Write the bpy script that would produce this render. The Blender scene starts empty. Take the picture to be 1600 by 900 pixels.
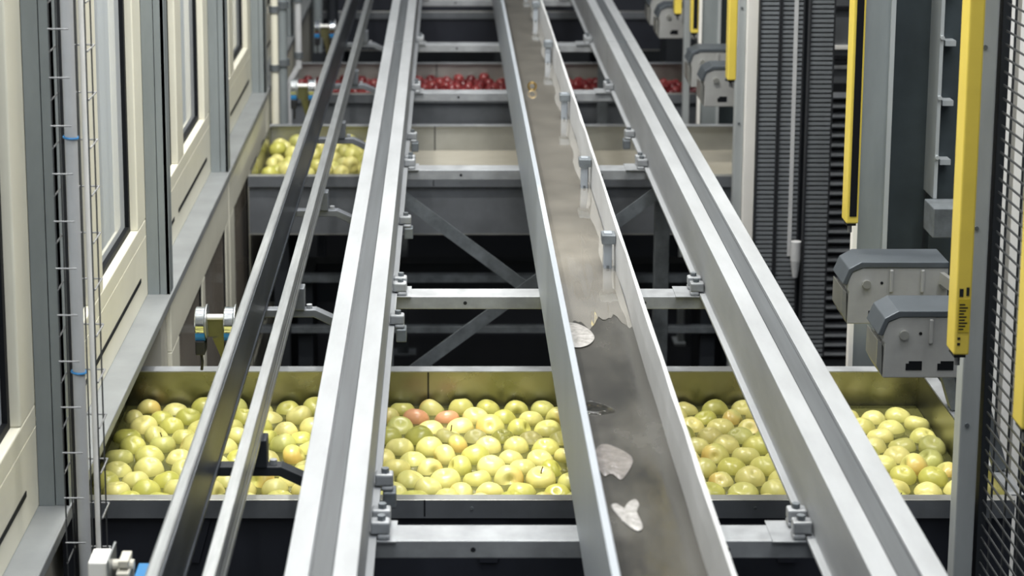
import bpy, bmesh, math, random
from mathutils import Vector, Matrix, Euler
import numpy as np
random.seed(7); rng = np.random.default_rng(11)
SC = bpy.context.scene
COL = SC.collection

# ------------------------------------------------------------------ camera, world, lights, exposure
TH = math.atan(520/3000)
cd = bpy.data.cameras.new('camera'); cam = bpy.data.objects.new('camera', cd); COL.objects.link(cam)
cam.location = (0, 0, 3.0); cam.rotation_euler = (math.pi/2 - TH, 0, 0)
cd.sensor_width = 36; cd.lens = 3000/1600*36
cd.shift_x = (800-697)/1600; cd.shift_y = -(450-75)/1600
cd.clip_start = .05; cd.clip_end = 60
cd.dof.use_dof = True; cd.dof.focus_distance = 4.7; cd.dof.aperture_fstop = 4.5
SC.camera = cam
w = bpy.data.worlds.new('hall_air'); SC.world = w; w.use_nodes = True
bg = w.node_tree.nodes['Background']; bg.inputs[0].default_value = (.72, .84, 1, 1); bg.inputs[1].default_value = .09
SC.view_settings.view_transform = 'Standard'; SC.view_settings.look = 'None'
SC.view_settings.gamma = 1; SC.view_settings.use_curve_mapping = False; SC.view_settings.exposure = 0.47
def area(name, loc, sx, sy, power, col=(1, .97, .92), target=None):
    l = bpy.data.lights.new(name, 'AREA'); l.shape = 'RECTANGLE'; l.size = sx; l.size_y = sy; l.energy = power; l.color = col
    o = bpy.data.objects.new(name, l); COL.objects.link(o); o.location = loc
    if target is not None:
        o.rotation_euler = (Vector(target)-Vector(loc)).to_track_quat('-Z', 'Y').to_euler()
    return o
area('hall_strip_lamp', (-.55, 5.4, 4.3), .06, 6.5, 55)
area('left_fill', (-1.2, 5.3, 6.8), .10, 5.5, 430, (1, .97, .90), (-.4, 5.3, 1.0))  # unseen lamp added to light the left-facing rail sides
area('side_fill', (3.0, 3.6, 5.2), .5, 5.0, 165, (1, .98, .94), (-.9, 5.2, 1.8))  # unseen lamp added to brighten the window wall
area('front_fill', (.6, -.6, 6.6), 3.0, 2.5, 95, (.93, .97, 1), (.3, 5.5, 1.5))  # fill panel added above and behind the camera
def spot(name, loc, target, half_angle, power):
    l = bpy.data.lights.new(name, 'SPOT'); l.energy = power; l.spot_size = 2*half_angle; l.spot_blend = .45; l.shadow_soft_size = .05; l.color = (1, .96, .86)
    o = bpy.data.objects.new(name, l); COL.objects.link(o); o.location = loc
    o.rotation_euler = (Vector(target)-Vector(loc)).to_track_quat('-Z', 'Y').to_euler()
spot('pool_spot', (-.55, 4.9, 7.0), (.19, 4.78, 1.1), math.radians(3.4), 900)  # unseen spot added to throw a bright pool on the apples
spot('pool_spot', (-.75, 4.9, 7.0), (-.42, 4.75, 1.1), math.radians(2.2), 900)  # second added spot, for the pool nearer the windows
area('mid_fill', (.9, 2.4, 7.0), 2.0, 1.5, 130, (.95, .97, 1), (.9, 8.0, 1.6))  # unseen fill added to lift faces turned to the camera
area('hall_far_lamp', (.4, 8.6, 6.5), 2.0, 3.0, 60, (.95, .97, 1))

# ------------------------------------------------------------------ materials
def mat(name, col, metal=0., rough=.5, noise=0., nscale=20., bump=0., spec=.5, stretch=None, rnoise=0.):
    m = bpy.data.materials.new(name); m.use_nodes = True
    nt = m.node_tree; b = nt.nodes['Principled BSDF']
    b.inputs['Base Color'].default_value = (*col, 1); b.inputs['Metallic'].default_value = metal
    b.inputs['Roughness'].default_value = rough; b.inputs['Specular IOR Level'].default_value = spec
    if noise or bump or rnoise:
        tc = nt.nodes.new('ShaderNodeTexCoord'); mp = nt.nodes.new('ShaderNodeMapping'); nz = nt.nodes.new('ShaderNodeTexNoise')
        nz.inputs['Scale'].default_value = nscale; nz.inputs['Detail'].default_value = 5; nz.inputs['Roughness'].default_value = .6
        if stretch: mp.inputs['Scale'].default_value = stretch
        nt.links.new(tc.outputs['Object'], mp.inputs[0]); nt.links.new(mp.outputs[0], nz.inputs[0])
        if noise:
            r = nt.nodes.new('ShaderNodeValToRGB')
            r.color_ramp.elements[0].position = .3; r.color_ramp.elements[1].position = .7
            r.color_ramp.elements[0].color = (*[c*(1-noise) for c in col], 1); r.color_ramp.elements[1].color = (*[min(1, c*(1+noise*.6)) for c in col], 1)
            nt.links.new(nz.outputs[0], r.inputs[0]); nt.links.new(r.outputs[0], b.inputs['Base Color'])
        if rnoise:
            mr = nt.nodes.new('ShaderNodeMapRange'); mr.inputs['To Min'].default_value = max(.02, rough-rnoise); mr.inputs['To Max'].default_value = min(1, rough+rnoise)
            mr.inputs['From Min'].default_value = .3; mr.inputs['From Max'].default_value = .7
            nt.links.new(nz.outputs[0], mr.inputs[0]); nt.links.new(mr.outputs[0], b.inputs['Roughness'])
        if bump:
            bp = nt.nodes.new('ShaderNodeBump'); bp.inputs['Strength'].default_value = bump; bp.inputs['Distance'].default_value = .01
            nt.links.new(nz.outputs[0], bp.inputs['Height']); nt.links.new(bp.outputs[0], b.inputs['Normal'])
    return m
M = dict(
 galv   = mat('galvanised_steel', (.32, .335, .35), .35, .5, .25, 14, .05, rnoise=.1),
 galvd  = mat('dull_galvanised_steel', (.17, .19, .205), .5, .55, .35, 18, .05),
 railtop= mat('bright_rail_steel', (.34, .355, .37), .25, .55, .15, 11, 0, stretch=(1, .25, 1)),
 groove = mat('worn_groove_steel', (.085, .093, .10), .2, .55, .2, 16, 0, stretch=(4, .12, 1)),
 alu    = mat('aluminium', (.42, .44, .45), .7, .32, .2, 30, 0, stretch=(4, .3, 4)),
 darkalu= mat('dark_reflection_aluminium', (.06, .068, .08), .25, .38, .5, 5, .02, stretch=(2, .6, 2)),  # dark mottled reflection of the rail side put into the colour
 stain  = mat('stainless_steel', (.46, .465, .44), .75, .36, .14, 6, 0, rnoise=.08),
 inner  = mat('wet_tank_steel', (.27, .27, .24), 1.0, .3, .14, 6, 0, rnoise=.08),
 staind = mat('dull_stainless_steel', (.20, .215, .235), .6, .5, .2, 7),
 tank_shade  = mat('shaded_tank_steel', (.022, .025, .036), .2, .55, .2, 5),  # tank steel with its shadow put into the base colour
 flange = mat('white_side_sheet', (.50, .51, .52), .1, .5, .1, 8),
 plate  = mat('grey_blue_sheet', (.33, .36, .395), .4, .55, .06, 5),
 pan    = mat('wet_channel_steel', (.16, .155, .14), .7, .2, .28, 6, .05, stretch=(1, .5, 1), rnoise=.12),
 belt   = mat('wet_beige_belt', (.23, .217, .19), 0, .06, .2, 7, .03, spec=1., rnoise=.04),
 foam   = mat('painted_puddle_glare', (.20, .185, .175), 0, .1, .3, 45, .3),  # grey gleam on a puddle painted as diffuse colour
 cream  = mat('cream_paint', (.74, .72, .60), 0, .45, .05, 6),
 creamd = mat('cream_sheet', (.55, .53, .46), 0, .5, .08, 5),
 post   = mat('grey_post_paint', (.25, .28, .29), .2, .5, .18, 8, stretch=(1, 1, .3)),
 sill   = mat('grey_ledge_sheet', (.27, .285, .29), .3, .5, .15, 6),
 gasket = mat('black_rubber', (.005, .006, .008), 0, .6, spec=.2),
 black  = mat('black_plastic', (.012, .013, .016), 0, .45),
 pane   = mat('grey_glass', (.62, .66, .69), 0, .03, spec=.9),
 paneb  = mat('beige_reflection_glass', (.34, .30, .25), 0, .06, spec=.9),  # beige reflection in the lower panes painted as base colour
 yellow = mat('yellow_paint', (.68, .53, .085), 0, .4, .06, 12),
 box    = mat('grey_gear_paint', (.35, .355, .35), .15, .5, .12, 12),
 boxtop = mat('blue_grey_lid', (.10, .115, .13), .4, .4, .12, 12),
 white  = mat('white_paint', (.90, .89, .85), 0, .45, .03, 8),
 chain  = mat('cable_chain_plastic', (.17, .185, .20), .1, .42, .1, 10),
 dark   = mat('dark_machine_paint', (.020, .024, .030), .2, .6, .3, 5),
 darker = mat('dark_floor', (.004, .005, .008), 0, .5, .4, 3),
 wall   = mat('dark_hall_wall', (.03, .035, .04), 0, .8, .3, 2),
 wire   = mat('wire', (.10, .105, .11), .7, .4),
 wireb  = mat('bright_wire', (.24, .245, .25), .5, .4),
 pipe   = mat('grey_pipe', (.50, .51, .52), .1, .4, .08, 12),
 blue   = mat('blue_reflection_and_plastic', (.02, .18, .42), 0, .4),
 chrome = mat('chrome', (.82, .86, .92), 1., .1),
 brass  = mat('brass', (.30, .21, .08), .9, .3),
 stem   = mat('apple_stem', (.07, .045, .015), 0, .7),
 olive  = mat('olive_machine_paint', (.20, .20, .10), .1, .5, .3, 6),
)
_c = M['belt'].node_tree.nodes['Principled BSDF']; _c.inputs['Coat Weight'].default_value = 1; _c.inputs['Coat Roughness'].default_value = .04; _c.inputs['Coat IOR'].default_value = 2.2
def apple_mat(name, cols, blush=None, amount=.35):
    m = bpy.data.materials.new(name); m.use_nodes = True; nt = m.node_tree; b = nt.nodes['Principled BSDF']
    oi = nt.nodes.new('ShaderNodeObjectInfo'); rp = nt.nodes.new('ShaderNodeValToRGB'); tc = nt.nodes.new('ShaderNodeTexCoord')
    e = rp.color_ramp.elements
    while len(e) < len(cols): e.new(.5)
    for i, c in enumerate(cols): e[i].position = i/(len(cols)-1); e[i].color = (*c, 1)
    nt.links.new(oi.outputs['Random'], rp.inputs[0])
    nz = nt.nodes.new('ShaderNodeTexNoise'); nz.inputs['Scale'].default_value = 16; nz.inputs['Detail'].default_value = 6
    nt.links.new(tc.outputs['Object'], nz.inputs[0])
    mx = nt.nodes.new('ShaderNodeMix'); mx.data_type = 'RGBA'; mx.blend_type = 'MULTIPLY'; mx.inputs[0].default_value = .5
    nt.links.new(rp.outputs[0], mx.inputs[6])
    g = nt.nodes.new('ShaderNodeValToRGB'); g.color_ramp.elements[0].color = (.55, .62, .5, 1); g.color_ramp.elements[1].color = (1, 1, 1, 1)
    g.color_ramp.elements[0].position = .3; g.color_ramp.elements[1].position = .6
    nt.links.new(nz.outputs[0], g.inputs[0]); nt.links.new(g.outputs[0], mx.inputs[7])
    out = mx.outputs[2]
    if blush:
        sp = nt.nodes.new('ShaderNodeSeparateXYZ'); nt.links.new(tc.outputs['Object'], sp.inputs[0])
        ad = nt.nodes.new('ShaderNodeMath'); ad.operation = 'MULTIPLY_ADD'; ad.inputs[1].default_value = 14; nt.links.new(sp.outputs[0], ad.inputs[0]); nt.links.new(nz.outputs[0], ad.inputs[2])
        mr = nt.nodes.new('ShaderNodeMapRange'); mr.inputs['From Min'].default_value = 1-amount-.2; mr.inputs['From Max'].default_value = 1.3-amount
        nt.links.new(ad.outputs[0], mr.inputs[0])
        m2 = nt.nodes.new('ShaderNodeMix'); m2.data_type = 'RGBA'; m2.inputs[7].default_value = (*blush, 1)
        nt.links.new(mr.outputs[0], m2.inputs[0]); nt.links.new(out, m2.inputs[6]); out = m2.outputs[2]
    nt.links.new(out, b.inputs['Base Color'])
    b.inputs['Roughness'].default_value = .28; b.inputs['Specular IOR Level'].default_value = .5
    b.inputs['Subsurface Weight'].default_value = 0
    return m
GREENS = [(.47, .455, .095), (.57, .54, .155), (.66, .61, .23), (.72, .64, .23), (.53, .53, .17)]
M['apple'] = apple_mat('green_apple_skin', GREENS)
M['appleb'] = apple_mat('blushed_apple_skin', GREENS[1:4], (.62, .44, .12), .35)
M['appler'] = apple_mat('red_cheeked_apple_skin', GREENS[1:3], (.60, .30, .16), .55)
M['red'] = apple_mat('red_apple_skin', [(.10, .008, .010), (.17, .016, .02), (.26, .045, .045)], (.34, .13, .10), .05)
def water_mat(name, tint, bump=.15, scale=14, ior=1.33, body=None, turbid=0.):
    m = bpy.data.materials.new(name); m.use_nodes = True; nt = m.node_tree; nt.nodes.remove(nt.nodes['Principled BSDF'])
    out = nt.nodes['Material Output']; fr = nt.nodes.new('ShaderNodeFresnel'); fr.inputs[0].default_value = ior
    tr = nt.nodes.new('ShaderNodeBsdfTransparent'); tr.inputs[0].default_value = (*tint, 1)
    gl = nt.nodes.new('ShaderNodeBsdfGlossy'); gl.inputs['Roughness'].default_value = .03
    mx = nt.nodes.new('ShaderNodeMixShader'); tc = nt.nodes.new('ShaderNodeTexCoord'); nz = nt.nodes.new('ShaderNodeTexNoise'); bp = nt.nodes.new('ShaderNodeBump')
    nz.inputs['Scale'].default_value = scale; bp.inputs['Strength'].default_value = bump; bp.inputs['Distance'].default_value = .02
    nt.links.new(tc.outputs['Object'], nz.inputs[0]); nt.links.new(nz.outputs[0], bp.inputs['Height'])
    nt.links.new(bp.outputs[0], gl.inputs['Normal']); nt.links.new(bp.outputs[0], fr.inputs['Normal'])
    under = tr.outputs[0]
    if body:
        df = nt.nodes.new('ShaderNodeBsdfDiffuse'); df.inputs[0].default_value = (*body, 1); mt = nt.nodes.new('ShaderNodeMixShader'); mt.inputs[0].default_value = turbid
        nt.links.new(tr.outputs[0], mt.inputs[1]); nt.links.new(df.outputs[0], mt.inputs[2]); under = mt.outputs[0]
    nt.links.new(fr.outputs[0], mx.inputs[0]); nt.links.new(under, mx.inputs[1]); nt.links.new(gl.outputs[0], mx.inputs[2]); nt.links.new(mx.outputs[0], out.inputs[0])
    return m
M['water'] = water_mat('flume_water', (.62, .66, .46), ior=1.5, body=(.15, .15, .05), turbid=.65)
M['clearwater'] = water_mat('pale_water', (.86, .83, .76), .08, body=(.50, .47, .39), turbid=.85)
M['puddle'] = water_mat('puddle_water', (.9, .9, .88), .25, 30, 1.8)

# ------------------------------------------------------------------ geometry helpers
class MB:
    def __init__(s): s.v = []; s.f = []
    def box(s, x0, x1, y0, y1, z0, z1):
        n = len(s.v)
        s.v += [(x, y, z) for z in (z0, z1) for y in (y0, y1) for x in (x0, x1)]
        s.f += [tuple(n+i for i in q) for q in ((0, 2, 3, 1), (4, 5, 7, 6), (0, 1, 5, 4), (2, 6, 7, 3), (0, 4, 6, 2), (1, 3, 7, 5))]
        return s
    def prism(s, pts, a, b, axis='y'):          # pts counter-clockwise polygon in the plane across axis
        n = len(s.v); k = len(pts)
        def P(p, t): return (p[0], t, p[1]) if axis == 'y' else ((t, p[0], p[1]) if axis == 'x' else (p[0], p[1], t))
        s.v += [P(p, a) for p in pts] + [P(p, b) for p in pts]
        s.f += [tuple(range(n, n+k)), tuple(range(n+2*k-1, n+k-1, -1))]
        s.f += [(n+i, n+k+i, n+k+(i+1) % k, n+(i+1) % k) for i in range(k)]
        return s
    def tube(s, p, q, r, seg=12, r2=None, cap=True):
        p = Vector(p); q = Vector(q); d = (q-p).normalized(); r2 = r if r2 is None else r2
        u = d.orthogonal().normalized(); t = d.cross(u); n = len(s.v)
        for c, rr in ((p, r), (q, r2)):
            s.v += [tuple(c + u*rr*math.cos(2*math.pi*i/seg) + t*rr*math.sin(2*math.pi*i/seg)) for i in range(seg)]
        s.f += [(n+i, n+(i+1) % seg, n+seg+(i+1) % seg, n+seg+i) for i in range(seg)]
        if cap: s.f += [tuple(range(n+seg-1, n-1, -1)), tuple(range(n+seg, n+2*seg))]
        return s
    def path(s, pts, r, seg=10):
        for a, b in zip(pts[:-1], pts[1:]): s.tube(a, b, r, seg)
        return s
    def bar(s, p, q, wd, th, up=(0, 0, 1)):     # flat bar from p to q
        p = Vector(p); q = Vector(q); d = (q-p).normalized(); u = Vector(up); a = d.cross(u).normalized(); u = a.cross(d); n = len(s.v)
        for c in (p, q):
            for i, j in ((-1, -1), (1, -1), (1, 1), (-1, 1)): s.v.append(tuple(c + a*wd/2*i + u*th/2*j))
        s.f += [tuple(n+i for i in x) for x in ((0, 1, 2, 3), (7, 6, 5, 4), (0, 4, 5, 1), (1, 5, 6, 2), (2, 6, 7, 3), (3, 7, 4, 0))]
        return s
    def ring(s, c, ax, R, r, seg=20, ts=8):
        c = Vector(c); ax = Vector(ax).normalized(); u = ax.orthogonal().normalized(); t = ax.cross(u); n = len(s.v)
        for i in range(seg):
            a = 2*math.pi*i/seg; d = u*math.cos(a)+t*math.sin(a)
            for j in range(ts):
                b = 2*math.pi*j/ts; s.v.append(tuple(c + d*(R+r*math.cos(b)) + ax*r*math.sin(b)))
        s.f += [(n+i*ts+j, n+i*ts+(j+1) % ts, n+((i+1) % seg)*ts+(j+1) % ts, n+((i+1) % seg)*ts+j) for i in range(seg) for j in range(ts)]
        return s
    def build(s, name, m, parent=None, bevel=0, smooth=False, org=None):
        me = bpy.data.meshes.new(name); v = s.v
        off = Vector((0, 0, 0))
        if parent is not None: off = parent['_o'] if False else ORG.get(parent.name, Vector((0, 0, 0)))
        elif org is not None: off = Vector(org)
        me.from_pydata([tuple(Vector(p)-off) for p in v], [], s.f); me.update()
        bm = bmesh.new(); bm.from_mesh(me); bmesh.ops.recalc_face_normals(bm, faces=bm.faces); bm.to_mesh(me); bm.free()
        me.materials.append(M[m] if isinstance(m, str) else m)
        o = bpy.data.objects.new(name, me); COL.objects.link(o)
        if parent is not None: o.parent = parent; ORG[o.name] = off
        else: o.location = off; ORG[o.name] = off
        if smooth:
            for p in me.polygons: p.use_smooth = True
            me.set_sharp_from_angle(angle=math.radians(40))
        if bevel:
            b = o.modifiers.new('edge_round', 'BEVEL'); b.width = bevel; b.segments = 2; b.limit_method = 'ANGLE'
        return o
ORG = {}
def B(*a): return MB().box(*a)
def tag(o, label=None, cat=None, group=None, kind=None):
    if label: o['label'] = label
    if cat: o['category'] = cat
    if group: o['group'] = group
    if kind: o['kind'] = kind
    return o
def thing(name, loc, label, cat, group=None):
    o = bpy.data.objects.new(name, None); COL.objects.link(o); o.location = loc; o.empty_display_size = .1
    ORG[o.name] = Vector(loc)
    return tag(o, label, cat, group)
def struct(o): o['kind'] = 'structure'; return o
def copy_thing(src, loc, label=None, rot=None):
    r = src.copy(); COL.objects.link(r); r.location = loc; ORG[r.name] = Vector(loc)
    if rot is not None: r.rotation_euler = rot
    if label: r['label'] = label
    for ch in src.children:
        c = ch.copy(); COL.objects.link(c); c.parent = r
        for g in ch.children:
            d = g.copy(); COL.objects.link(d); d.parent = c
    return r
def at(x, y, Y):                                # survey of the photograph: point at depth Y
    h = math.tan(TH + math.atan((y-75)/3000))*Y
    zc = Y*math.cos(TH) + h*math.sin(TH)
    return Vector(((x-697)/3000*zc, Y, 3-h))

# ------------------------------------------------------------------ room shell
struct(B(-2.2, 5, -.5, 16, -.1, 0).build('floor', 'darker'))
struct(B(-2.2, 5, 15.8, 16, 0, 5).build('wall_far', 'wall'))
struct(B(3.2, 3.35, 1.5, 15.8, 0, 5).build('wall_right', 'wall'))
XW = -.878
wl = MB()
wl.box(-1.05, XW-.045, .6, 11.6, 1.35, 4.3)             # body of the wall behind the glazing
wl.box(-1.05, XW, .6, 11.6, 1.322, 1.50)
struct(wl.build('wall_left', 'cream'))
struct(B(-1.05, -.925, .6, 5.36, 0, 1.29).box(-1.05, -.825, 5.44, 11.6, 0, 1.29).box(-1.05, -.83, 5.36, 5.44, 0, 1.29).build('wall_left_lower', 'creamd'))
struct(B(-1.04, -.807, .6, 11.6, 1.292, 1.32).build('trim_ledge', 'sill', bevel=.003))
posts = [2.38, 3.912, 5.445, 6.98, 8.51, 10.04, 11.57]
wn = 0
for i in range(6):
    y0, y1 = posts[i]+.07, posts[i+1]
    wn += 1
    f = MB(); z0 = 1.50; z1 = 4.2; xb = XW-.044; xf = XW
    ym = y0+.62
    f.box(xb, xf, y0, y1, z0, z0+.05).box(xb, xf, y0, y0+.05, z0+.05, z1).box(xb, xf, ym, ym+.14, z0+.05, z1).box(xb, xf, y1-.14, y1, z0+.05, z1)
    fo = struct(f.build('window_%d' % wn, 'cream', bevel=.004))
    for (a, b) in ((y0+.05, ym), (ym+.14, y1-.14)):
        g = MB(); xg = XW-.036
        g.box(xg, xg+.014, a, a+.022, z0+.05, z1).box(xg, xg+.014, b-.022, b, z0+.05, z1).box(xg, xg+.014, a+.022, b-.022, z0+.05, z0+.068)
        g.build('gasket', 'gasket', fo)
        B(XW-.043, XW-.034, a+.022, b-.022, z0+.068, z1).build('pane', 'pane', fo)
    s = B(XW-.002, XW+.002, y0+.60, y1-.12, 1.392, 1.404).build('vent_slot', 'gasket', fo)
    s2 = B(XW-.002, XW+.0015, y0+.10, y0+.5, 1.392, 1.404).build('vent_slot', 'gasket', fo)
# lower glazed units under the ledge
for i in (2, 3, 4):
    y0, y1 = posts[i]+.005, posts[i+1]-.02; wn += 1
    xf = -.812; xb = -.826
    f = MB(); f.box(xb, xf, y0, y1, 1.14, 1.285).box(xb, xf, y0, y0+.16, .3, 1.14).box(xb, xf, y1-.10, y1, .3, 1.14).box(xb, xf, y0+.72, y0+.79, .3, 1.14).box(xb, xf, y0, y1, .2, .3)
    fo = struct(f.build('window_%d' % wn, 'cream', bevel=.003))
    for a, b in ((y0+.16, y0+.72), (y0+.79, y1-.10)):
        B(-.824, -.820, a+.0, b, .3, 1.14).build('pane', 'paneb', fo)
        B(-.824, -.816, b-.030, b-.005, .3, 1.14).build('gasket', 'gasket', fo)
plab = ['grey steel wall post on the ledge at the lower left corner', 'grey steel wall post just left of the wire cable tray', 'grey steel wall post standing at the ledge above the pair of chrome rollers',
        'grey steel wall post third back along the window row', 'grey steel wall post at the far end of the cream windows', 'blurred grey wall post furthest along the left side', 'grey post at the far corner']
for i, y in enumerate(posts):
    if i in (0, 6): continue
    p = MB(); x0, x1 = XW+.001, -.812; h = .066
    p.box(x0, x1, y+h/2-.003, y+h/2+.003, 1.3205, 4.3)               # web facing the camera
    p.box(x0, x0+.012, y, y+h, 1.3205, 4.3).box(x1-.010, x1, y, y+h, 1.3205, 4.3)
    p.box(x0, x0+.034, y-.002, y+h*.4, 1.3205, 4.3).box(x0+.036, x1-.001, y, y+h*.4, 1.3205, 4.3)
    tag(p.build('wall_post', 'post', org=(x0, y, 1.3205)), plab[i], 'post', 'grey posts between the windows')

# ------------------------------------------------------------------ rails
RY0, RY1 = 1.9, 13.4
ZT, ZB = 1.65, 1.5005
def track_rail(xl, xr, label):
    t = thing('track_rail', ((xl+xr)/2, RY0, ZB), label, 'rail')
    c0 = xl+(xr-xl)*.335; c1 = xl+(xr-xl)*.665
    pr = [(xl-.014, ZB), (xr+.014, ZB), (xr+.014, ZB+.008), (xr, ZB+.008), (xr, ZT), (c1, ZT), (c1, ZT-.006), (c0, ZT-.006), (c0, ZT), (xl, ZT), (xl, ZB+.008), (xl-.014, ZB+.008)]
    MB().prism(pr, RY0, RY1).build('beam', 'railtop', t, bevel=.0015)
    g = MB(); g.box(c0+.001, c1-.001, RY0, RY1, ZT-.0059, ZT-.004)
    n = 1
    for k in range(n+1):
        xx = c0+.003+(c1-c0-.006)*k/n; g.box(xx-.0012, xx+.0012, RY0, RY1, ZT-.004, ZT-.0018)
    g.build('groove_strip', 'groove', t)['label'] = 'darker worn steel groove along the top'
    for yj in (7.95, 11.2):
        B(xl-.0006, xr+.0006, yj, yj+.0022, ZB+.009, ZT+.0004).build('joint', 'galvd', t)
    return t
track_rail(-.258, -.142, 'broad pale steel rail with a dark centre groove, left of the middle')
track_rail(.678, .800, 'broad pale steel rail with a dark centre groove, the right-hand one')
# thin rails on the left
t = thing('side_rail', (-.462, RY0, 1.518), 'thin aluminium rail with a painted dark reflection along its side, nearest the windows', 'rail')
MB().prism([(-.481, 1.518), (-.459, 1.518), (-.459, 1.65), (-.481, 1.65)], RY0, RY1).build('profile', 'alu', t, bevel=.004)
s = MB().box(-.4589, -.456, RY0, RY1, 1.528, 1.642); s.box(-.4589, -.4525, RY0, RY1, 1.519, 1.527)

s.build('side_strip', 'darkalu', t)['label'] = 'side face with its dark reflection painted on'
t = thing('side_rail', (-.372, RY0, 1.575), 'thinner grooved aluminium rail beside the broad left rail', 'rail')
MB().prism([(-.389, 1.575), (-.368, 1.575), (-.368, 1.589), (-.372, 1.591), (-.372, 1.597), (-.368, 1.599), (-.368, 1.612), (-.372, 1.614), (-.372, 1.620), (-.368, 1.622), (-.368, 1.65), (-.389, 1.65)], RY0, RY1).build('profile', 'alu', t, bevel=.0015)
B(-.3715, -.369, RY0, RY1, 1.6145, 1.6195).build('slot_strip', 'darkalu', t)
# centre channel
t = thing('drain_channel', (.33, RY0, 1.5005), 'wet steel channel with a tall grey side running between the rails', 'channel')
CH = t
MB().box(.245, .249, RY0, RY1, 1.5005, 1.747).box(.2452, .258, RY0, RY1, 1.741, 1.7469).build('side_plate', 'plate', t, bevel=.001)['label'] = 'tall matt grey-blue side plate'
pn = MB(); nx, ny = 8, 120
for j in range(ny+1):
    for i in range(nx+1):
        pn.v.append((.250+(.420-.250)*i/nx, RY0+(RY1-RY0)*j/ny, 1.643+.0012*math.sin(j*1.7+i)*math.sin(i*.9+j*.31)))
for j in range(ny):
    for i in range(nx): a = j*(nx+1)+i; pn.f.append((a, a+1, a+nx+2, a+nx+1))
pn.box(.250, .420, RY0, RY1, 1.61, 1.638)
pn.build('pan', 'pan', t, smooth=True)['label'] = 'glossy wet channel floor'
bl = MB(); n = 90
for j in range(n+1):
    for q in range(25):
        x = .2505+.169*q/24; y0_ = 4.19+.035*math.sin(q*.42+.6)+.022*math.sin(q*1.05)+.010*math.sin(q*2.3+1); yy = y0_+(RY1-y0_)*j/n; bl.v.append((x, yy, (1.6475 if j else 1.6435)+.0006*math.sin(j*1.3+x*40)))
for j in range(n):
    for i in range(24): a = j*25+i; bl.f.append((a, a+1, a+26, a+25))
bl.build('belt', 'belt', t, smooth=True)['label'] = 'pale wet belt lying in the far part of the channel'
fl = MB(); n = 60
for j in range(n+1):
    yy = RY0+(RY1-RY0)*j/n; d = random.uniform(-.0035, .0035)
    for (x, z) in ((.4205+d*.5, 1.638), (.421+d, 1.70), (.423+d*.6, 1.746), (.429, 1.749), (.4295, 1.5005)): fl.v.append((x, yy, z))
for j in range(n):
    for i in range(4): a = j*5+i; fl.f.append((a, a+1, a+6, a+5))
fl.build('side_flange', 'flange', t)['label'] = 'slightly dented white side sheet'
# upright guides inside the channel
for k, yy in enumerate((4.60, 5.42, 6.38, 7.45, 8.5, 9.5)):
    g = B(.391, .411, yy, yy+.024, 1.645, 1.738).build('guide', 'plate', CH, bevel=.001)
    B(.385, .4195, yy-.012, yy+.035, 1.712, 1.735).build('clamp', 'galvd', g, bevel=.002)
    MB().tube((.401, yy+.01, 1.643), (.401, yy+.01, 1.655), .011, 10).build('foot', 'galvd', g)
    if k < 4: B(.400, .4195, yy+.10, yy+.14, 1.645, 1.69).build('stop_block', 'staind', g, bevel=.002)
rg = at(826, 114, 6.85)
tag(MB().ring((.315, 6.9, 1.662), (.2, 1, .1), .014, .0045).build('ring', 'brass', org=(.315, 6.9, 1.645)), 'small brass ring lying in the wet channel', 'ring')
# water in the channel
def film(outline, z, m, label):
    c = [Vector(p) for p in outline]; P_ = []
    for i in range(len(c)):                      # smooth closed outline
        for t in (0, .25, .5, .75):
            a, b, d, e = c[i-1], c[i], c[(i+1) % len(c)], c[(i+2) % len(c)]
            P_.append(.5*((2*b)+(d-a)*t+(2*a-5*b+4*d-e)*t*t+(3*b-a-3*d+e)*t**3))
    cen = sum(P_, Vector((0, 0)))/len(P_); b = MB(); n = len(P_)
    for k, dz in ((1, -.0012), (.93, .0004), (.7, .0010), (.35, .0006)): b.v += [tuple(cen+(p-cen)*k)+(z+dz+(.0006*math.sin(i*.9+k*9) if k < .9 else 0),) for i, p in enumerate(P_)]
    b.v.append((cen.x, cen.y, z+.0011))
    for r in range(3): b.f += [(r*n+i, r*n+(i+1) % n, (r+1)*n+(i+1) % n, (r+1)*n+i) for i in range(n)]
    b.f += [(3*n+i, 3*n+(i+1) % n, 4*n) for i in range(n)]
    return tag(b.build('puddle', m, smooth=True, org=(cen.x, cen.y, z)), label, 'puddle', 'puddles in the channel')
M['pale_glare'] = mat('painted_pale_glare', (.36, .35, .335), 0, .1, .35, 60, .4)  # bright glare on puddles painted as a pale film
film([(.2855, 3.43), (.300, 3.445), (.322, 3.425), (.343, 3.385), (.342, 3.345), (.322, 3.285), (.312, 3.275), (.300, 3.30), (.286, 3.29), (.278, 3.33), (.275, 3.39)], 1.6455, 'foam', 'larger puddle in the channel with painted grey glare, level with the near apples')  # the foam material is the painted grey glare
film([(.287, 3.155), (.296, 3.165), (.305, 3.14), (.318, 3.17), (.332, 3.185), (.337, 3.16), (.330, 3.13), (.334, 3.075), (.328, 3.055), (.316, 3.06), (.299, 3.10)], 1.6455, 'pale_glare', 'small puddle with painted pale glare, lowest in the channel')
film([(.268, 4.16), (.292, 4.17), (.318, 4.13), (.328, 4.07), (.312, 4.02), (.285, 4.00), (.266, 4.03)], 1.6475, 'pale_glare', 'puddle with painted pale glare at the end of the beige belt')
film([(.262, 3.66), (.285, 3.675), (.318, 3.65), (.335, 3.62), (.305, 3.60), (.275, 3.61)], 1.6455, 'puddle', 'thin clear puddle beside the tall grey channel side')

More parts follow.
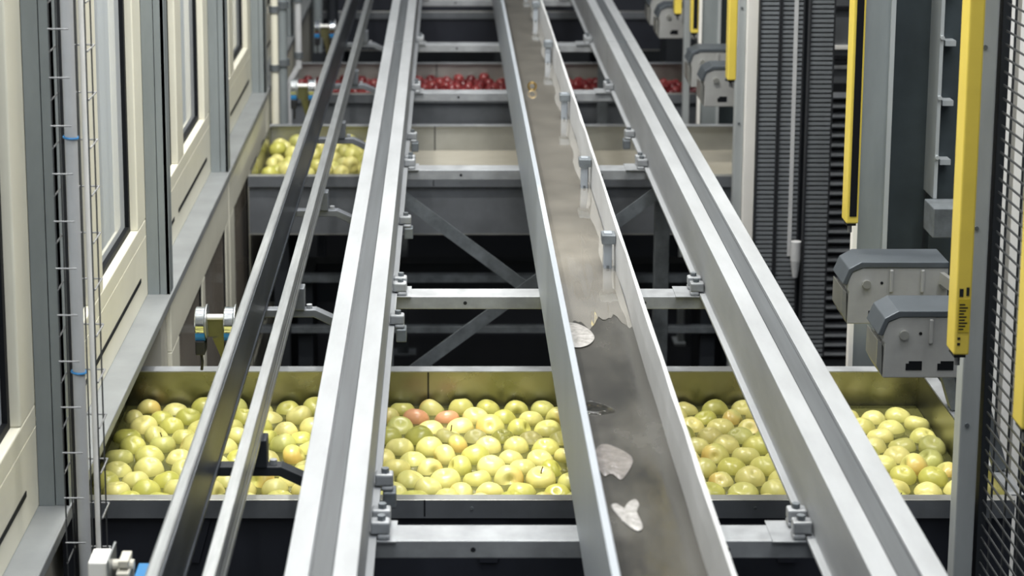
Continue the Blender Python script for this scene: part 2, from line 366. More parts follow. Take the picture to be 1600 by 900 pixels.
# cross bars with end clamps
BARS = [3.37, 4.88, 6.30, 7.63, 8.78, 10.2]
blab = ['nearest galvanised cross bar below the rails, in front of the near apple tank', 'second galvanised cross bar, crossing behind the near apple tank', 'third galvanised cross bar, in front of the half empty tank',
        'galvanised cross bar in front of the red apple tank', 'galvanised cross bar behind the red apples', 'furthest blurred cross bar below the rails']
def claw(parent, x, y, s):
    c = MB(); c.box(min(x, x+s*.024), max(x, x+s*.024), y-.016, y+.016, 1.502, 1.512).box(min(x-s*.012, x+s*.024), max(x-s*.012, x+s*.024), y-.014, y+.014, 1.512, 1.536)
    o = c.build('clamp', 'galv', parent, bevel=.004)
    MB().tube((x+s*.008, y, 1.535), (x+s*.008, y, 1.545), .008, 6).build('bolt', 'galvd', o)
    return o
for y, lb in zip(BARS, blab):
    t = thing('cross_bar', (.27, y, 1.465), lb, 'bar', 'cross bars below the rails')
    MB().prism([(y-.036, 1.465), (y-.036, 1.4995), (y+.036, 1.4995), (y+.036, 1.465), (y+.032, 1.465), (y+.032, 1.495), (y-.032, 1.495), (y-.032, 1.465)], -.24, .78, 'x').build('channel_bar', 'galv', t, bevel=.002)
    for x, s in ((-.128, 1), (.664, -1)):
        xx = x+s*.0006
        B(min(xx, xx+s*.062), max(xx, xx+s*.036), y-.045, y+.05, 1.4996, 1.5018).build('end_plate', 'galv', t)
        claw(t, xx, y-.024, s); claw(t, xx, y+.030, s)
    for hx in (.05, .52): MB().tube((hx, y-.0365, 1.482), (hx, y-.0355, 1.482), .005, 8).build('hole', 'black', t)
def rail_clamp(x, y, s, label):
    t = thing('rail_clamp', (x, y, 1.47), label, 'clamp', 'bolted clamps on the rail edges')
    claw(t, x+s*.0006, y, s)
    B(min(x+s*.004, x+s*.03), max(x+s*.004, x+s*.03), y-.02, y+.02, 1.468, 1.5015).build('block', 'galvd', t, bevel=.003)
def yclamp(py): return 1.5/math.tan(TH+math.atan((py-75)/3000))
rail_clamp(-.128, yclamp(765), 1, 'bolted clamp on the left rail beside the front rim of the near apple tank')
rail_clamp(-.128, yclamp(512), 1, 'bolted clamp on the left rail just below the second cross bar')
rail_clamp(-.128, yclamp(355), 1, 'bolted clamp on the left rail midway between two cross bars')
rail_clamp(-.128, yclamp(222), 1, 'bolted clamp on the left rail above the third cross bar')
rail_clamp(.664, yclamp(218), -1, 'bolted clamp on the right rail above the third cross bar')
# brackets that carry the thin rails
for y, lb in zip((3.66, 4.69, 5.68, 6.69, 7.7, 8.7), ('cranked bracket darkened for shade under the thin rails above the near apples', 'cranked rail bracket behind the near tank', 'cranked rail bracket over the dark gap',
          'cranked rail bracket above the small green apple compartment', 'cranked rail bracket in front of the red apples', 'furthest cranked rail bracket')):
    t = thing('rail_bracket', (-.36, y, 1.47), lb, 'bracket', 'cranked brackets under the thin rails')
    m = 'dark' if y < 4 else 'staind'  # nearest bracket gets the dark material to stand for shade
    b = MB(); b.prism([(-.487, 1.497), (-.335, 1.497), (-.265, 1.462), (-.248, 1.462), (-.248, 1.484), (-.260, 1.484), (-.330, 1.517), (-.487, 1.517)], y-.016, y+.016)
    b.build('arm', m, t, bevel=.002)
    B(-.248, -.228, y-.016, y+.016, 1.462, 1.5003).build('foot', m, t, bevel=.001)
    B(-.390, -.358, y-.022, y+.022, 1.5172, 1.5748).build('pad', m, t, bevel=.002)
    MB().tube((-.347, y, 1.517), (-.347, y, 1.527), .008, 6).build('bolt', 'galv', t)
# trestles under the rails
for y, lb in ((3.37, 'rail trestle under the nearest cross bar'), (6.30, 'galvanised rail trestle with crossed braces standing in the dark gap'), (8.78, 'furthest rail trestle behind the red apples')):
    t = thing('rail_trestle', (.265, y, 0), lb, 'trestle', 'trestles under the rails')
    for x in (-.205, .745 if y < 4 else .73):
        B(x-.025, x+.025, y-.022, y+.022, .006, 1.4645).build('leg', 'galvd', t, bevel=.003)
        B(x-.06, x+.06, y-.05, y+.05, 0, .008).build('foot_plate', 'galvd', t)
    if 4 < y < 8:
        for a, b_, dy in (((-.18, 1.43), (.72, .745), -.026), ((.72, 1.43), (-.18, .745), -.034)):
            MB().bar((a[0], y+dy, a[1]), (b_[0], y+dy, b_[1]), .006, .042, up=(0, 0, 1)).build('brace', 'galvd', t)

# ------------------------------------------------------------------ tanks
TX0, TX1 = -.785, 1.325
def tank(Y0, Y1, label, seams=(), div=None, TX0=TX0):
    t = thing('flume_tank', ((TX0+TX1)/2, Y0, 0), label, 'tank', 'steel apple flumes across the aisle')
    zb = .96; w_ = .006; zr = 1.2
    B(TX0, TX1, Y0+.012, Y0+.012+w_, zb, zr-.003).build('front_wall', 'tank_shade' if Y0 < 5 or Y0 > 11 else 'staind', t)
    B(TX0, TX1, Y1-w_, Y1, zb, zr-.003).build('back_wall', 'inner' if Y0 < 5 else ('tank_shade' if Y0 > 11 else 'stain'), t)
    B(TX0, TX0+w_, Y0+.018, Y1-w_, zb, zr-.003).build('end_wall', 'inner', t); B(TX1-w_, TX1, Y0+.018, Y1-w_, zb, zr-.003).build('end_wall', 'inner', t)
    B(TX0, TX1, Y0+.012, Y1, zb-.006, zb).build('bottom', 'stain', t)
    B(TX0, TX1, Y0-.006, Y0+.026, zr-.003, zr).build('front_rim', 'stain', t, bevel=.001)
    B(TX0, TX1, Y0-.006, Y0, zr-.045, zr-.003).build('front_lip', 'staind', t)
    B(TX0, TX1, Y1-.026, Y1+.016, zr-.003, zr).build('back_rim', 'galv', t)
    B(TX1-.004, TX1+.03, Y0+.026, Y1-.026, zr-.003, zr).build('end_rim', 'galv', t)
    for x in seams:
        B(x-.0025, x+.0025, Y1-w_-.0022, Y1-w_, zb, zr).build('seam', 'black', t)
        B(x-.0018, x+.0018, Y0-.0075, Y0-.006, zr-.04, zr).build('seam', 'black', t)
    for x in np.arange(-.6, 1.3, .33):
        MB().tube((x, Y0-.0085, zr-.02), (x, Y0-.006, zr-.02), .004, 8).build('bolt', 'galvd', t)
    for x in (TX0+.12, TX1-.12):
        for y in (Y0+.1, Y1-.1):
            B(x-.03, x+.03, y-.03, y+.03, 0, zb-.006).build('leg', 'dark', t)
    if div is not None: B(div-.003, div+.003, Y0+.02, Y1-w_, zb, zr-.02).build('divider', 'stain', t)
    # gussets under the front rim
    for x in ((-.60, .1, .8) if Y0 < 5 else ()):
        MB().prism([(x-.05, zr-.05), (x+.05, zr-.05), (x+.02, zr-.16), (x-.02, zr-.16)], Y0+.004, Y0+.0115).build('gusset', 'tank_shade' if Y0 < 5 or Y0 > 11 else 'staind', t)
    return t
T1 = tank(4.23, 5.14, 'near steel flume tank full of yellow-green apples', seams=(-.05,), TX0=-.90)
T2 = tank(7.42, 8.38, 'middle steel flume tank, green apples only at its left end', seams=(-.05,), div=-.285)
T3 = tank(9.09, 9.93, 'far steel flume tank with red apples', seams=(-.05,))
T4 = tank(11.7, 12.6, 'furthest blurred steel tank beyond the red apples')
# sheet under tank two
t = thing('lower_trough', (.2, 7.7, 0), 'dim lower trough on the floor under the middle tank', 'trough')
B(-.78, 1.25, 7.57, 7.61, .715, .745).build('front_bar', 'galvd', t); B(-.78, 1.25, 7.9, 8.0, .53, .70).build('panel', 'dark', t); B(-.78, 1.25, 7.57, 7.61, .50, .525).build('lower_bar', 'galvd', t)
for x in (-.58, 1.08):
    B(x-.03, x+.03, 7.611, 7.899, 0, .715).build('leg', 'dark', t)
W1, W2, W3 = 1.092, 1.085, 1.095
for (Y0, Y1, z, lb) in ((4.23, 5.14, W1, 'water in the near tank between the green apples'), (9.09, 9.93, W3, 'dark water in the red apple tank')):
    XL = -.90 if Y0 < 5 else TX0; b = MB(); b.v = [(XL+.007, Y0+.019, z), (TX1-.007, Y0+.019, z), (TX1-.007, Y1-.007, z), (XL+.007, Y1-.007, z)]; b.f = [(0, 1, 2, 3)]
    tag(b.build('flume_water', 'water'), lb, 'water', kind='stuff')
for x0, x1, lb in ((TX0+.007, -.289, 'water around the small green apple compartment'), (-.281, TX1-.007, 'pale shallow water in the nearly empty part of the middle tank')):
    b = MB(); b.v = [(x0, 7.439, W2), (x1, 7.439, W2), (x1, 8.373, W2), (x0, 8.373, W2)]; b.f = [(0, 1, 2, 3)]
    tag(b.build('flume_water', 'water' if x1 < 0 else 'clearwater'), lb, 'water', kind='stuff')

# ------------------------------------------------------------------ apples
def apple_mesh(name, elong, rmax=1.):
    b = MB(); ns, nr = 22, 16
    rr = random.Random(name)
    lob = rr.uniform(0, 6.28)
    for j in range(nr+1):
        t = math.pi*j/nr
        r = math.sin(t)**.92; z = math.cos(t)
        top = math.exp(-(t/.30)**2)*.36; bot = math.exp(-((math.pi-t)/.24)**2)*.22
        zz = (z - top + bot)*elong; k = 1+.06*math.cos(t)
        for i in range(ns):
            a = 2*math.pi*i/ns; q = 1+.018*math.cos(5*a+lob)*(1-.7*math.cos(t))+.012*math.cos(2*a+lob)
            b.v.append((.0385*r*k*q*math.cos(a), .0385*r*k*q*math.sin(a), .0385*zz))
    for j in range(nr):
        for i in range(ns):
            a = j*ns+i; c = j*ns+(i+1) % ns; b.f.append((a, a+ns, c+ns, c))
    return b
def build_apple(name, m, elong):
    o = apple_mesh(name, elong).build(name, m, smooth=False)
    for p in o.data.polygons: p.use_smooth = True
    return o
def stem_part(parent):
    return MB().path([(0, 0, .020), (.001, 0, .030), (.004, .001, .041)], .0016, 6).build('stem', 'stem', parent)
def scatter(x0, x1, y0, y1, n, r, it=400):
    # relaxed packing of discs
    nx = max(1, int(round(math.sqrt(n*(x1-x0)/(y1-y0)*.93)))); ny = math.ceil(n/nx)
    P = np.array([(x0+(x1-x0)*((i+.5*(j % 2)+.25)/(nx+.0)), y0+(y1-y0)*((j+.5)/ny)) for j in range(ny) for i in range(nx)])[:n]
    P = P + rng.normal(0, r*.45, P.shape); R = r*rng.uniform(.90, 1.08, len(P))
    for _ in range(it):
        d = P[:, None]-P[None]; L = np.sqrt((d**2).sum(-1))+1e-9; S = (R[:, None]+R[None])*1.0
        ov = np.clip(S-L, 0, None); np.fill_diagonal(ov, 0)
        P = P + (d/L[..., None]*ov[..., None]).sum(1)*.28
        P[:, 0] = np.clip(P[:, 0], x0+R, x1-R); P[:, 1] = np.clip(P[:, 1], y0+R, y1-R)
    return P, R
protos = {}
def get_apple(key, m, e):
    if key not in protos:
        o = build_apple(key[0], m, e); protos[key] = o
        return o
    o = protos[key].copy(); COL.objects.link(o); return o
secs = [(-9, -.47, 'by the window ledge'), (-.47, -.2, 'near the thin rails'), (-.2, .33, 'left of the wet channel'),
        (.33, .8, 'right of the wet channel'), (.8, 9, 'right of the broad right rail')]
stem_mesh = None
P, R = scatter(-.892, TX1-.008, 4.41, 5.132, 277, .0394)
order = np.argsort(P[:, 1])
rowname = lambda y: 'along the near rim' if y < 4.62 else ('in the middle of the tank' if y < 4.9 else 'along the back wall')
RED = []
special = []
for tx, ty in ((.0, 5.0), (-.12, 5.03)): RED.append(int(np.argmin((P[:, 0]-tx)**2+(P[:, 1]-ty)**2)))
for idx in order:
    x, y = P[idx]; r = R[idx]; u = random.random()
    if idx in RED: kind = 'r'
    else: kind = 'b' if u < .14 else 'g'
    v = random.randrange(3)
    nm = {'g': 'green_apple', 'b': 'green_apple', 'r': 'green_apple'}[kind]
    o = get_apple((nm, kind, v), {'g': 'apple', 'b': 'appleb', 'r': 'appler'}[kind], (.78, .82, .88)[v])
    s = r/.0385*.955
    o.scale = (s, s, s); o.location = (x, y, W1+random.uniform(-.009, .006))
    tilt = random.uniform(.6, 2.4) if u < .25 else (random.uniform(2.6, 3.1) if u < .80 else random.uniform(.1, .5))
    o.rotation_euler = (tilt, 0, random.uniform(0, 6.28)); o.rotation_euler = (Euler((0, 0, random.uniform(0, 6.28))).to_matrix() @ Euler((tilt, 0, random.uniform(0, 6.28))).to_matrix()).to_euler()
    if kind == 'r':
        o.rotation_euler = (0, -.7, -1.3 if idx == RED[0] else -1.8)
    sec = next(sn for a, b_, sn in secs if a <= x < b_)
    adj = {'g': 'yellow-green apple', 'b': 'golden-blushed apple', 'r': 'red-cheeked green apple'}[kind]
    lb = '%s %s, %s' % (adj, sec, rowname(y))
    if kind == 'r': lb = 'red-cheeked apple nearest the broad left rail, along the back wall' if idx == RED[1] else 'red-cheeked apple in open water near the back seam'
    if kind == 'r': lb = lb.replace('in open water ', '')
    tag(o, lb, 'apple', lb.replace('apple', 'apples', 1))
    if tilt < .7 and kind != 'r' and random.random() < .14:
        if stem_mesh is None:
            st = stem_part(None); stem_mesh = st.data; st.parent = o; st.location = (0, 0, 0)
        else:
            st = bpy.data.objects.new('stem', stem_mesh); COL.objects.link(st); st.parent = o
P, R = scatter(TX0+.008, -.291, 7.80, 8.37, 42, .0395)
for (x, y), r in zip(P, R):
    v = random.randrange(3); o = get_apple(('green_apple', 'g', v), 'apple', (.78, .82, .88)[v]); s = r/.0385*.955
    o.scale = (s, s, s); o.location = (x, y, W2+random.uniform(.005, .05)); o.rotation_euler = (random.uniform(0, 3), random.uniform(0, 3), random.uniform(0, 6))
    lb = 'blurred green apple in the left compartment of the middle tank'
    if x < -.46: lb += ', on its window side' 
    else: lb += ', beside the broad rail'
    tag(o, lb, 'apple', lb.replace('apple', 'apples', 1))
for (x, y, lb) in ((.62, 7.68, 'lone yellow apple near the front of the nearly empty tank'), (.70, 7.72, 'second lone yellow apple from the wet channel in the nearly empty tank'), (.655, 7.80, 'yellow apple behind two others in the nearly empty tank')):
    o = get_apple(('green_apple', 'g', 1), 'apple', .93); o.location = (x, y, W2+.008); o.rotation_euler = (1.1, .3, x*9); o.scale = (.95,)*3
    tag(o, lb, 'apple')
P, R = scatter(TX0+.008, TX1-.008, 9.46, 9.92, 240, .0305)
for (x, y), r in zip(P, R):
    v = random.randrange(2); o = get_apple(('red_apple', 'red', v), 'red', (.88, .97)[v]); s = r/.0385*.955
    o.scale = (s, s, s); o.location = (x, y, W3+random.uniform(.0, .03)); o.rotation_euler = (random.uniform(0, 3), random.uniform(0, 3), random.uniform(0, 6))
    lb = 'blurred red apple in the far tank, ' + ('left of the broad left rail' if x < -.24 else ('between the two broad rails' if x < .8 else 'right of the broad right rail'))
    tag(o, lb, 'apple', lb.replace('apple', 'apples', 1))

# ------------------------------------------------------------------ right hand machinery
def fence_post(Y, label, x0, x1):
    t = thing('fence_post', (1.16, Y, 0), label, 'post', 'uprights at the tank fronts')
    B(x0, x1, Y, Y+.05, 0.0101, 4.4).build('upright', 'galvp', t, bevel=.004)
    B(x0-.02, x1+.004, Y-.03, Y+.08, 0, .01).build('foot_plate', 'galvp', t)
    for z in (1.45, 1.9, 2.3): MB().tube((x0+.015, Y-.004, z), (x0+.015, Y, z), .005, 8).build('bolt', 'galvd', t)
    return t
M['galvp'] = mat('pale_grey_post', (.42, .45, .46), .2, .5, .15, 10, stretch=(1, 1, .3))
fence_post(4.05, 'tall grey steel upright in front of the near tank, beside the wire mesh', 1.139, 1.182)
fence_post(7.24, 'grey steel upright beside the white panel', 1.113, 1.146)
fence_post(8.92, 'grey steel upright at the red apple tank', 1.122, 1.153)
tag(B(1.147, 1.202, 7.22, 7.26, .9, 4.4).build('white_panel', 'white', org=(1.21, 7.24, .9), bevel=.003), 'tall narrow white panel fixed beside a grey upright', 'panel')
def curtain(Y, zb, label, face, sticker=False):
    t = thing('light_curtain', (1.065, Y, zb), label, 'safety sensor', 'yellow light curtain bars')
    B(1.040, 1.072, Y-.03, Y+.03, zb, 4.4).build('housing', 'yellow', t, bevel=.004)
    yy = Y-.03 if face < 0 else Y-.031
    if face < 0: B(1.048, 1.066, yy-.002, yy-.0005, zb+.02, 4.4).build('lens', 'gasket', t)
    B(1.044, 1.068, Y-.02, Y+.02, zb-.008, zb).build('end_cap', 'black', t)
    MB().tube((1.056, Y, zb-.03), (1.056, Y, zb-.008), .006, 8).build('cable_gland', 'wireb', t)
    if sticker:
        s = B(1.045, 1.068, yy-.001, yy-.0002, zb+.05, zb+.12).build('sticker', 'yellow_d', t)
        m = MB()
        for k in range(9): m.box(1.047, 1.047+.010+.009*((k*7) % 5)/5, yy-.0015, yy-.001, zb+.055+.0065*k, zb+.058+.0065*k)
        m.build('print', 'black', s)
        for q in ((1.046, 1.054, zb+.125, zb+.142), (1.060, 1.066, zb+.127, zb+.145), (1.046, 1.052, zb+.022, zb+.027), (1.046, 1.052, zb+.034, zb+.039)): B(q[0], q[1], yy-.0006, yy-.0001, q[2], q[3]).build('symbol', 'black', t)
    return t
M['yellow_d'] = mat('dark_yellow_sticker', (.50, .38, .03), 0, .5)
curtain(3.8, 1.707, 'wide yellow safety bar in front of the pale grey upright', 1, True)
curtain(4.87, 1.697, 'narrow yellow safety bar with a black lens above the rear grey gear box', -1)
curtain(7.0, 1.67, 'yellow safety bar beside the white panel', 1)
curtain(8.07, 1.67, 'thin yellow safety bar with a black lens, behind the one by the white panel', -1)
curtain(8.66, 1.66, 'small blurred yellow safety bar furthest back', 1)
o = curtain(3.35, 1.56, 'yellow safety bar cut off by the right edge of the picture', 1)
p_ = at(1596, 672, 3.32); o.location = (o.location.x+(p_.x-1.04), 3.35, p_.z)
def gear_box(Y, label):
    z = 1.452; x0 = 1.022; x1 = 1.29; D = .12
    t = thing('gear_box', (x0, Y, z), label, 'gear box', 'grey gear boxes over the tank ends')
    out = [(x0+.012, z), (x1, z), (x1, z+.150), (x0+.050, z+.150), (x0+.022, z+.138), (x0+.010, z+.112), (x0+.010, z+.09), (x0+.014, z+.085)]
    MB().prism(out, Y, Y+D).build('body', 'box', t, bevel=.003)
    lid = [(x1, z+.1505), (x1, z+.166), (x0+.044, z+.166), (x0+.012, z+.148), (x0-.004, z+.108), (x0+.0085, z+.104), (x0+.021, z+.139), (x0+.049, z+.1505)]
    MB().prism(lid, Y-.003, Y+D+.003).build('lid', 'boxtop', t, bevel=.002)
    MB().prism([(x0+.011, z+.002), (x0+.009, z+.085), (x0-.003, z+.095), (x0-.004, z+.03)], Y+.003, Y+D-.003).build('end_plate', 'stain', t, bevel=.002)
    for bx in (.058, .255): MB().tube((x0+bx, Y-.010, z+.108), (x0+bx, Y, z+.108), .011, 14).build('bolt_head', 'stain', t, smooth=True)
    for bx in (.122, .202): B(x0+bx-.005, x0+bx+.005, Y-.006, Y, z+.085, z+.146).build('rib', 'box', t, bevel=.003)
    for bx in (.085, .160):
        m = MB(); m.box(x0+bx-.019, x0+bx+.019, Y-.0012, Y-.0001, z+.020, z+.036).box(x0+bx-.012, x0+bx+.019, Y-.0012, Y-.0001, z+.036, z+.042); m.build('slot', 'gasket', t)
    MB().tube((x0+.098, Y-.0012, z+.110), (x0+.098, Y-.0002, z+.110), .004, 8).build('hole', 'gasket', t)
    MB().bar((1.26, Y+.06, z+.01), (1.34, Y+.06, 1.206 if Y < 4.9 or 7.5 < Y < 8.3 or Y > 9.1 else 1.0), .04, .03).build('mount', 'galvd', t)
    B(1.245, 1.275, Y+.04, Y+.08, z-.01, z).build('mount', 'galvd', t)
    return t
gear_box(4.35, 'front grey gear box with a hooded lid over the near apples')
gear_box(4.76, 'rear grey gear box over the near tank, below the narrow yellow bar')
gear_box(7.55, 'grey gear box over the middle tank end, behind the yellow bar')
gear_box(7.96, 'further grey gear box over the middle tank, behind its twin')
gear_box(9.2, 'blurred grey gear box at the red apple tank')
gear_box(9.6, 'most distant grey gear box, at the top of the picture')
# arm between the near boxes
tag(MB().bar((1.27, 4.745, 1.58), (1.30, 4.48, 1.585), .012, .03).build('link_arm', 'stain', org=(1.28, 4.6, 1.58)), 'steel link arm between the two near gear boxes', 'arm')
M['web'] = mat('teal_grey_web', (.045, .058, .064), .2, .5, .3, 5)
def column(Y, x0, label):
    t = thing('machine_column', (x0+.15, Y, 0), label, 'column', 'wide steel machine columns')
    B(x0, x0+.012, Y-.012, Y+.02, 0, 4.4).build('edge_strip', 'white', t)
    B(x0+.012, x0+.090, Y, Y+.05, 0, 4.4).build('flange', 'post', t, bevel=.003)
    B(x0+.085, x0+.098, Y-.006, Y+.12, 0, 4.4).build('flange_edge', 'galvp', t)
    B(x0+.098, x0+.225, Y+.10, Y+.12, 0, 4.4).build('web', 'web', t)
    B(x0+.222, x0+.232, Y-.01, Y+.12, 1.66, 4.4).build('slim_bar', 'galvp', t)
    B(x0+.232, x0+.36, Y+.06, Y+.12, 0, 4.4).build('back_plate', 'web', t)
    for k in range(9):
        B(x0+.245, x0+.275, Y+.02, Y+.06, 1.75+.085*k*2, 1.765+.085*k*2).build('clip', 'galvp', t)
        MB().tube((x0+.227, Y-.02, 1.78+.17*k), (x0+.227, Y-.01, 1.78+.17*k), .006, 8).build('screw', 'galvp', t)
    return t
column(5.26, 1.148, 'wide grey machine column behind the rear gear box')
column(8.55, 1.14, 'wide grey machine column behind the middle tank gear boxes')
B_ = thing('bracket_block', (1.375, 5.16, 1.60), 'small grey block on the machine column beside the wide yellow bar', 'block')
B(1.345, 1.43, 5.14, 5.25, 1.575, 1.66).build('block', 'galvd', B_, bevel=.003)
# wire mesh guard
t = thing('mesh_guard', (1.2, 3.6, 0), 'wire mesh guard panel at the right edge of the picture', 'guard')
g = MB()
for k in range(130): z = .3+.0295*k; g.bar((1.198, 2.2, z), (1.198, 4.05, z), .003, .0042)
g.build('cross_wires', 'wire', t)
g = MB()
for k in range(19): y = 2.2+.10*k; g.box(1.2005, 1.2045, y, y+.004, .2, 4.3)
g.build('upright_wires', 'wire', t)
B(1.192, 1.21, 4.06, 4.09, 0, 4.35).build('frame', 'dark', t); B(1.194, 1.21, 2.2, 4.05, .16, .2).build('frame', 'dark', t); B(1.194, 1.21, 2.15, 2.2, 0, 4.35).build('frame', 'dark', t)
for k, (px, wd) in enumerate(((1555, .020), (1577, .018), (1597, .016))):
    a = at(px, 400, 5.42); wd *= 1.35
    tag(B(a.x, a.x+wd, 5.42, 5.46, 0, 4.3).build('upright_strip', 'white', org=(a.x, 5.42, 0)), ['white upright strip just behind the wire mesh', 'pale upright strip behind the mesh, second from the post', 'pale upright strip behind the mesh, nearest the picture edge'][k], 'strip', 'upright strips behind the mesh')
tag(B(1.53, 2.6, 5.6, 5.65, 0, 4.4).build('safety_screen', 'dark', org=(2, 5.6, 0)), 'dark machine screen behind the wire mesh', 'screen')
# cable chains
M['chaind'] = mat('dark_chain_side', (.02, .022, .026), .1, .5)
def chain(x0, x1, Y, z0, label, pale):
    t = thing('cable_chain', ((x0+x1)/2, Y, z0), label, 'cable chain', 'hanging cable chains')
    g = MB(); z = z0; k = 0
    while z < 3.3: g.box(x0+.006, x1-.006, Y, Y+.03, z, z+.0105); z += .0165
    g.build('links', 'chain', t, bevel=0)
    B(x0, x0+.006, Y-.004, Y+.03, z0, 3.3).build('side_band', 'chaind', t); B(x1-.006, x1, Y-.004, Y+.03, z0, 3.3).build('side_band', 'chaind', t)
    B(x0+.006, x1-.006, Y+.02, Y+.028, z0, 3.3).build('backing', 'chaind', t)
    if pale: B(x0+(x1-x0)*.55, x0+(x1-x0)*.72, Y-.003, Y+.0, z0+.35, 3.3).build('cable', 'pipe', t)
    return t
chain(1.095, 1.168, 6.62, .75, 'black cable chain hanging next to the white panel', False)
chain(1.170, 1.252, 6.62, .75, 'black cable chain with a pale cable, middle one of three', True)
chain(1.256, 1.345, 6.55, .75, 'black cable chain nearest the louvred machine', False)
tag(B(1.105, 1.36, 6.66, 6.70, 0, 4.3).build('chain_support', 'dark', org=(1.2, 6.68, 0)), 'dark upright plate carrying the cable chains', 'plate')
b = thing('sensor_head', (1.20, 6.55, 1.1), 'small grey sensor on the cable chains near the right rail', 'sensor')
MB().tube((1.235, 6.56, 1.10), (1.235, 6.56, 1.17), .018, 14).build('cap', 'pipe', b, smooth=True); MB().tube((1.235, 6.56, 1.04), (1.235, 6.56, 1.10), .010, 10, r2=.018).build('cone', 'pipe', b, smooth=True)
# louvred cabinet
t = thing('louvred_cabinet', (1.62, 7.5, 0), 'grey cabinet with dark louvres behind the cable chains', 'cabinet')
B(1.50, 2.3, 7.6, 8.0, 0, 4.3).build('body', 'staind', t)
g = MB()
for k in range(28):
    z = .40+.040*k
    g.prism([(7.57, z), (7.60, z+.022), (7.60, z+.028), (7.565, z+.006)], 1.51, 1.9, 'x')
g.build('louvres', 'staind', t)
B(1.505, 1.95, 7.592, 7.6, .38, 1.54).build('louvre_void', 'black', t)
for z, m in ((1.68, 'white'), (1.40+.24, 'black'), (1.84, 'black'), (2.0, 'brass'), (1.62, 'black'), (1.60, 'galv'), (2.03, 'galvd')):
    B(1.50, 1.9, 7.585, 7.6, z, z+.014).build('trim_strip', m, t)
# far machinery right, behind the grey uprights
for (x0, x1, Y, m, lb) in ((1.2, 2.3, 10.3, 'dark', 'dark machine block behind the red apple tank'), (1.0, 1.12, 12.9, 'dark', 'dim upright at the far end of the right rail')):
    tag(B(x0, x1, Y, Y+.3, 0, 4.3).build('machine_block', m, org=(x0, Y, 0)), lb, 'machine')

# ------------------------------------------------------------------ left hand fittings
t = thing('cable_tray', (-.74, 3.72, .5), 'vertical wire cable tray hanging between the first two wall posts', 'cable tray')
g = MB()
for x, y in ((-.774, 3.69), (-.772, 3.75), (-.748, 3.765), (-.72, 3.765), (-.703, 3.75), (-.703, 3.69), (-.715, 3.66)): g.tube((x, y, .5), (x, y, 4.0), .0018, 6)
g.build('long_wires', 'wire', t)
for k in range(36):
    z = .52+.0965*k; g = MB()
    g.path([(-.774, 3.688, z), (-.774, 3.768, z), (-.700, 3.768, z), (-.700, 3.688, z)], .0019, 6)
    g.build('rung', 'wireb', t)
    MB().tube((-.776, 3.686, z+.045), (-.735, 3.686, z+.045), .0019, 6).build('rung', 'wireb', t)
tag(MB().tube((-.7435, 3.72, .4), (-.7435, 3.72, 4.0), .0128, 20).build('conduit', 'pipe', smooth=True, org=(-.7435, 3.72, .4)), 'thicker grey conduit pipe inside the wire cable tray', 'pipe')
tag(MB().tube((-.7185, 3.742, .4), (-.7185, 3.742, 4.0), .0065, 14).build('conduit', 'white', smooth=True, org=(-.7185, 3.742, .4)), 'thin white pipe beside the conduit in the cable tray', 'pipe')
tag(MB().tube((-.764, 3.752, .4), (-.764, 3.752, 4.0), .006, 12).build('cable', 'black', smooth=True, org=(-.764, 3.752, .4)), 'black cable at the post side of the wire tray', 'cable')
for px, py, lb in ((102, 218, 'blue cable tie round the conduit high in the picture'), (122, 586, 'blue cable tie round the conduit lower down')):
    z = at(px, py, 3.7).z
    tag(MB().ring((-.7435, 3.72, z), (0.1, 0, 1), .0145, .0024, 18, 6).build('cable_tie', 'blue', org=(-.7435, 3.72, z)), lb, 'cable tie', 'blue cable ties')
def wheels(Y, z, zfoot, yfoot, label):
    t = thing('twin_roller', (-.60, Y, zfoot), label, 'roller', 'twin chrome rollers on the window side')
    for k, x in enumerate((-.668, -.590)):
        w_ = MB().tube((x-.014, Y, z), (x+.014, Y, z), .040, 24).build('wheel', 'chrome', t, bevel=.003, smooth=True)
        MB().tube((x+.015, Y, z), (x+.018, Y, z), .047, 24).build('flange', 'alu', w_)
        MB().tube((x-.013, Y-.001, z-.03), (x+.013, Y-.001, z-.03), .031, 20).build('blue_reflection', 'blue', w_)  # blue reflection in the chrome built as a coloured tube
        B(x-.013, x+.013, Y-.036, Y+.02, z-.085, z-.045).build('dark_reflection', 'black', w_, bevel=.003)  # dark lower reflection of the roller built as a black block
    MB().tube((-.650, Y, z+.012), (-.604, Y, z+.012), .008, 12).build('axle', 'white', t)
    b = MB(); b.bar((-.627, Y+.005, z+.01), (-.627, Y+.03, z-.05), .05, .01, up=(0, 1, 0)); b.bar((-.627, Y+.03, z-.05), (-.60, yfoot, zfoot), .03, .012, up=(0, 1, 0))
    b.build('bracket', 'olive', t)
    MB().path([(-.668, Y-.01, z-.085), (-.665, Y-.012, z-.11), (-.668, Y-.008, z-.135)], .004, 8).build('cable', 'black', t)
    return t
wheels(5.03, 1.372, 1.207, 5.135, 'pair of chrome rollers standing on the back rim of the near tank')
wheels(8.28, 1.385, 1.207, 8.375, 'pair of chrome rollers at the back rim of the middle tank')
wheels(9.83, 1.40, 1.207, 9.925, 'small blurred pair of chrome rollers at the far tank')
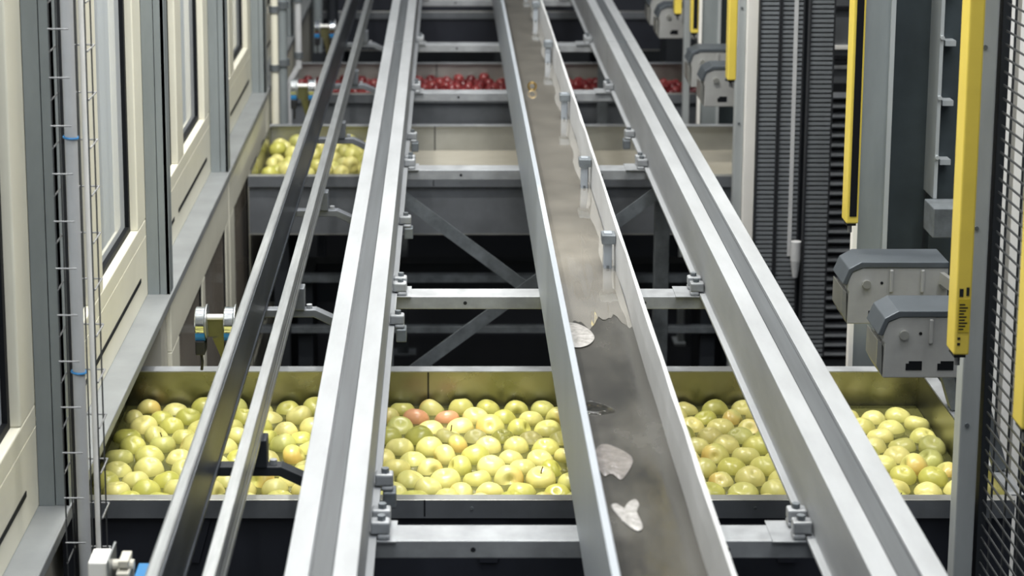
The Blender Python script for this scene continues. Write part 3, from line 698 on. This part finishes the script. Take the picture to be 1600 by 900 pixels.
# near twin roller low left, built as plain blocks
t = thing('near_roller_block', (-.58, 3.2, 0), 'beige roller block with blue and white ends in the lower left corner', 'valve')
z = 1.50
B(-.632, -.597, 3.18, 3.24, z-.07, z+.028).build('white_end', 'white', t, bevel=.003)
B(-.634, -.60, 3.176, 3.24, z-.10, z-.012).build('blue_end', 'blue', t, bevel=.002)
B(-.5965, -.593, 3.17, 3.25, z-.10, z+.036).build('flange', 'alu', t)
MB().tube((-.5925, 3.21, z+.010), (-.555, 3.21, z+.010), .010, 12).build('spindle', 'creamd', t)
B(-.580, -.562, 3.19, 3.235, z+.012, z+.026).build('cap', 'creamd', t, bevel=.002)
B(-.583, -.560, 3.18, 3.24, z-.045, z+.008).build('body', 'creamd', t, bevel=.003)
B(-.552, -.53, 3.18, 3.24, z-.07, z+.000).build('blue_end', 'blue', t, bevel=.002)
B(-.60, -.55, 3.20, 3.25, 0, z-.10).build('stand', 'dark', t)
# far left pipes
for k, (px, Y, r, m, lb) in enumerate(((425, 8.62, .018, 'cream', 'cream pipe on the far left wall beyond the windows'), (466, 8.95, .016, 'pipe', 'thin grey pipe with an elbow near the far rollers'), (440, 8.76, .026, 'post', 'thick grey upright duct at the far left'),
        (497, 11.4, .03, 'post', 'dim upright pipe in the far left background'), (520, 11.5, .035, 'dark', 'dark upright pipe beside the thin rails far away'))):
    a = at(px, 60, Y)
    x = max(a.x, -.80+r if Y < 9.5 else a.x)
    t = thing('upright_pipe', (x, Y, 0), lb, 'pipe')
    MB().tube((x, Y, 1.0 if k != 1 else 1.35, ), (x, Y, 4.2), r, 14).build('tube', m, t, smooth=True)
    for z in (1.28, 1.55): MB().tube((x, Y, z+.12), (x, Y, z+.15), r*1.4, 14).build('collar', 'galvd', t, smooth=True)
    if k == 1: MB().path([(x, Y, 1.36), (x-.05, Y, 1.27), (x-.05, Y, 1.0)], r, 12).build('elbow', m, t, smooth=True)
    B(x-r, x+r, Y-r, Y+r, 0, 1.0).build('stand', 'dark', t)
# far background machinery
for (x0, x1, Y, z0, z1, m, lb) in ((-.7, .35, 13.6, 0, 1.0, 'dark', 'low dark machine across the far end of the rails'), (-1.6, -.5, 14.2, 0, 3.5, 'wall', 'tall dim cabinet in the far left background')):
    tag(B(x0, x1, Y, Y+.5, z0, z1).build('far_machine', m, org=(x0, Y, 0)), lb, 'machine')
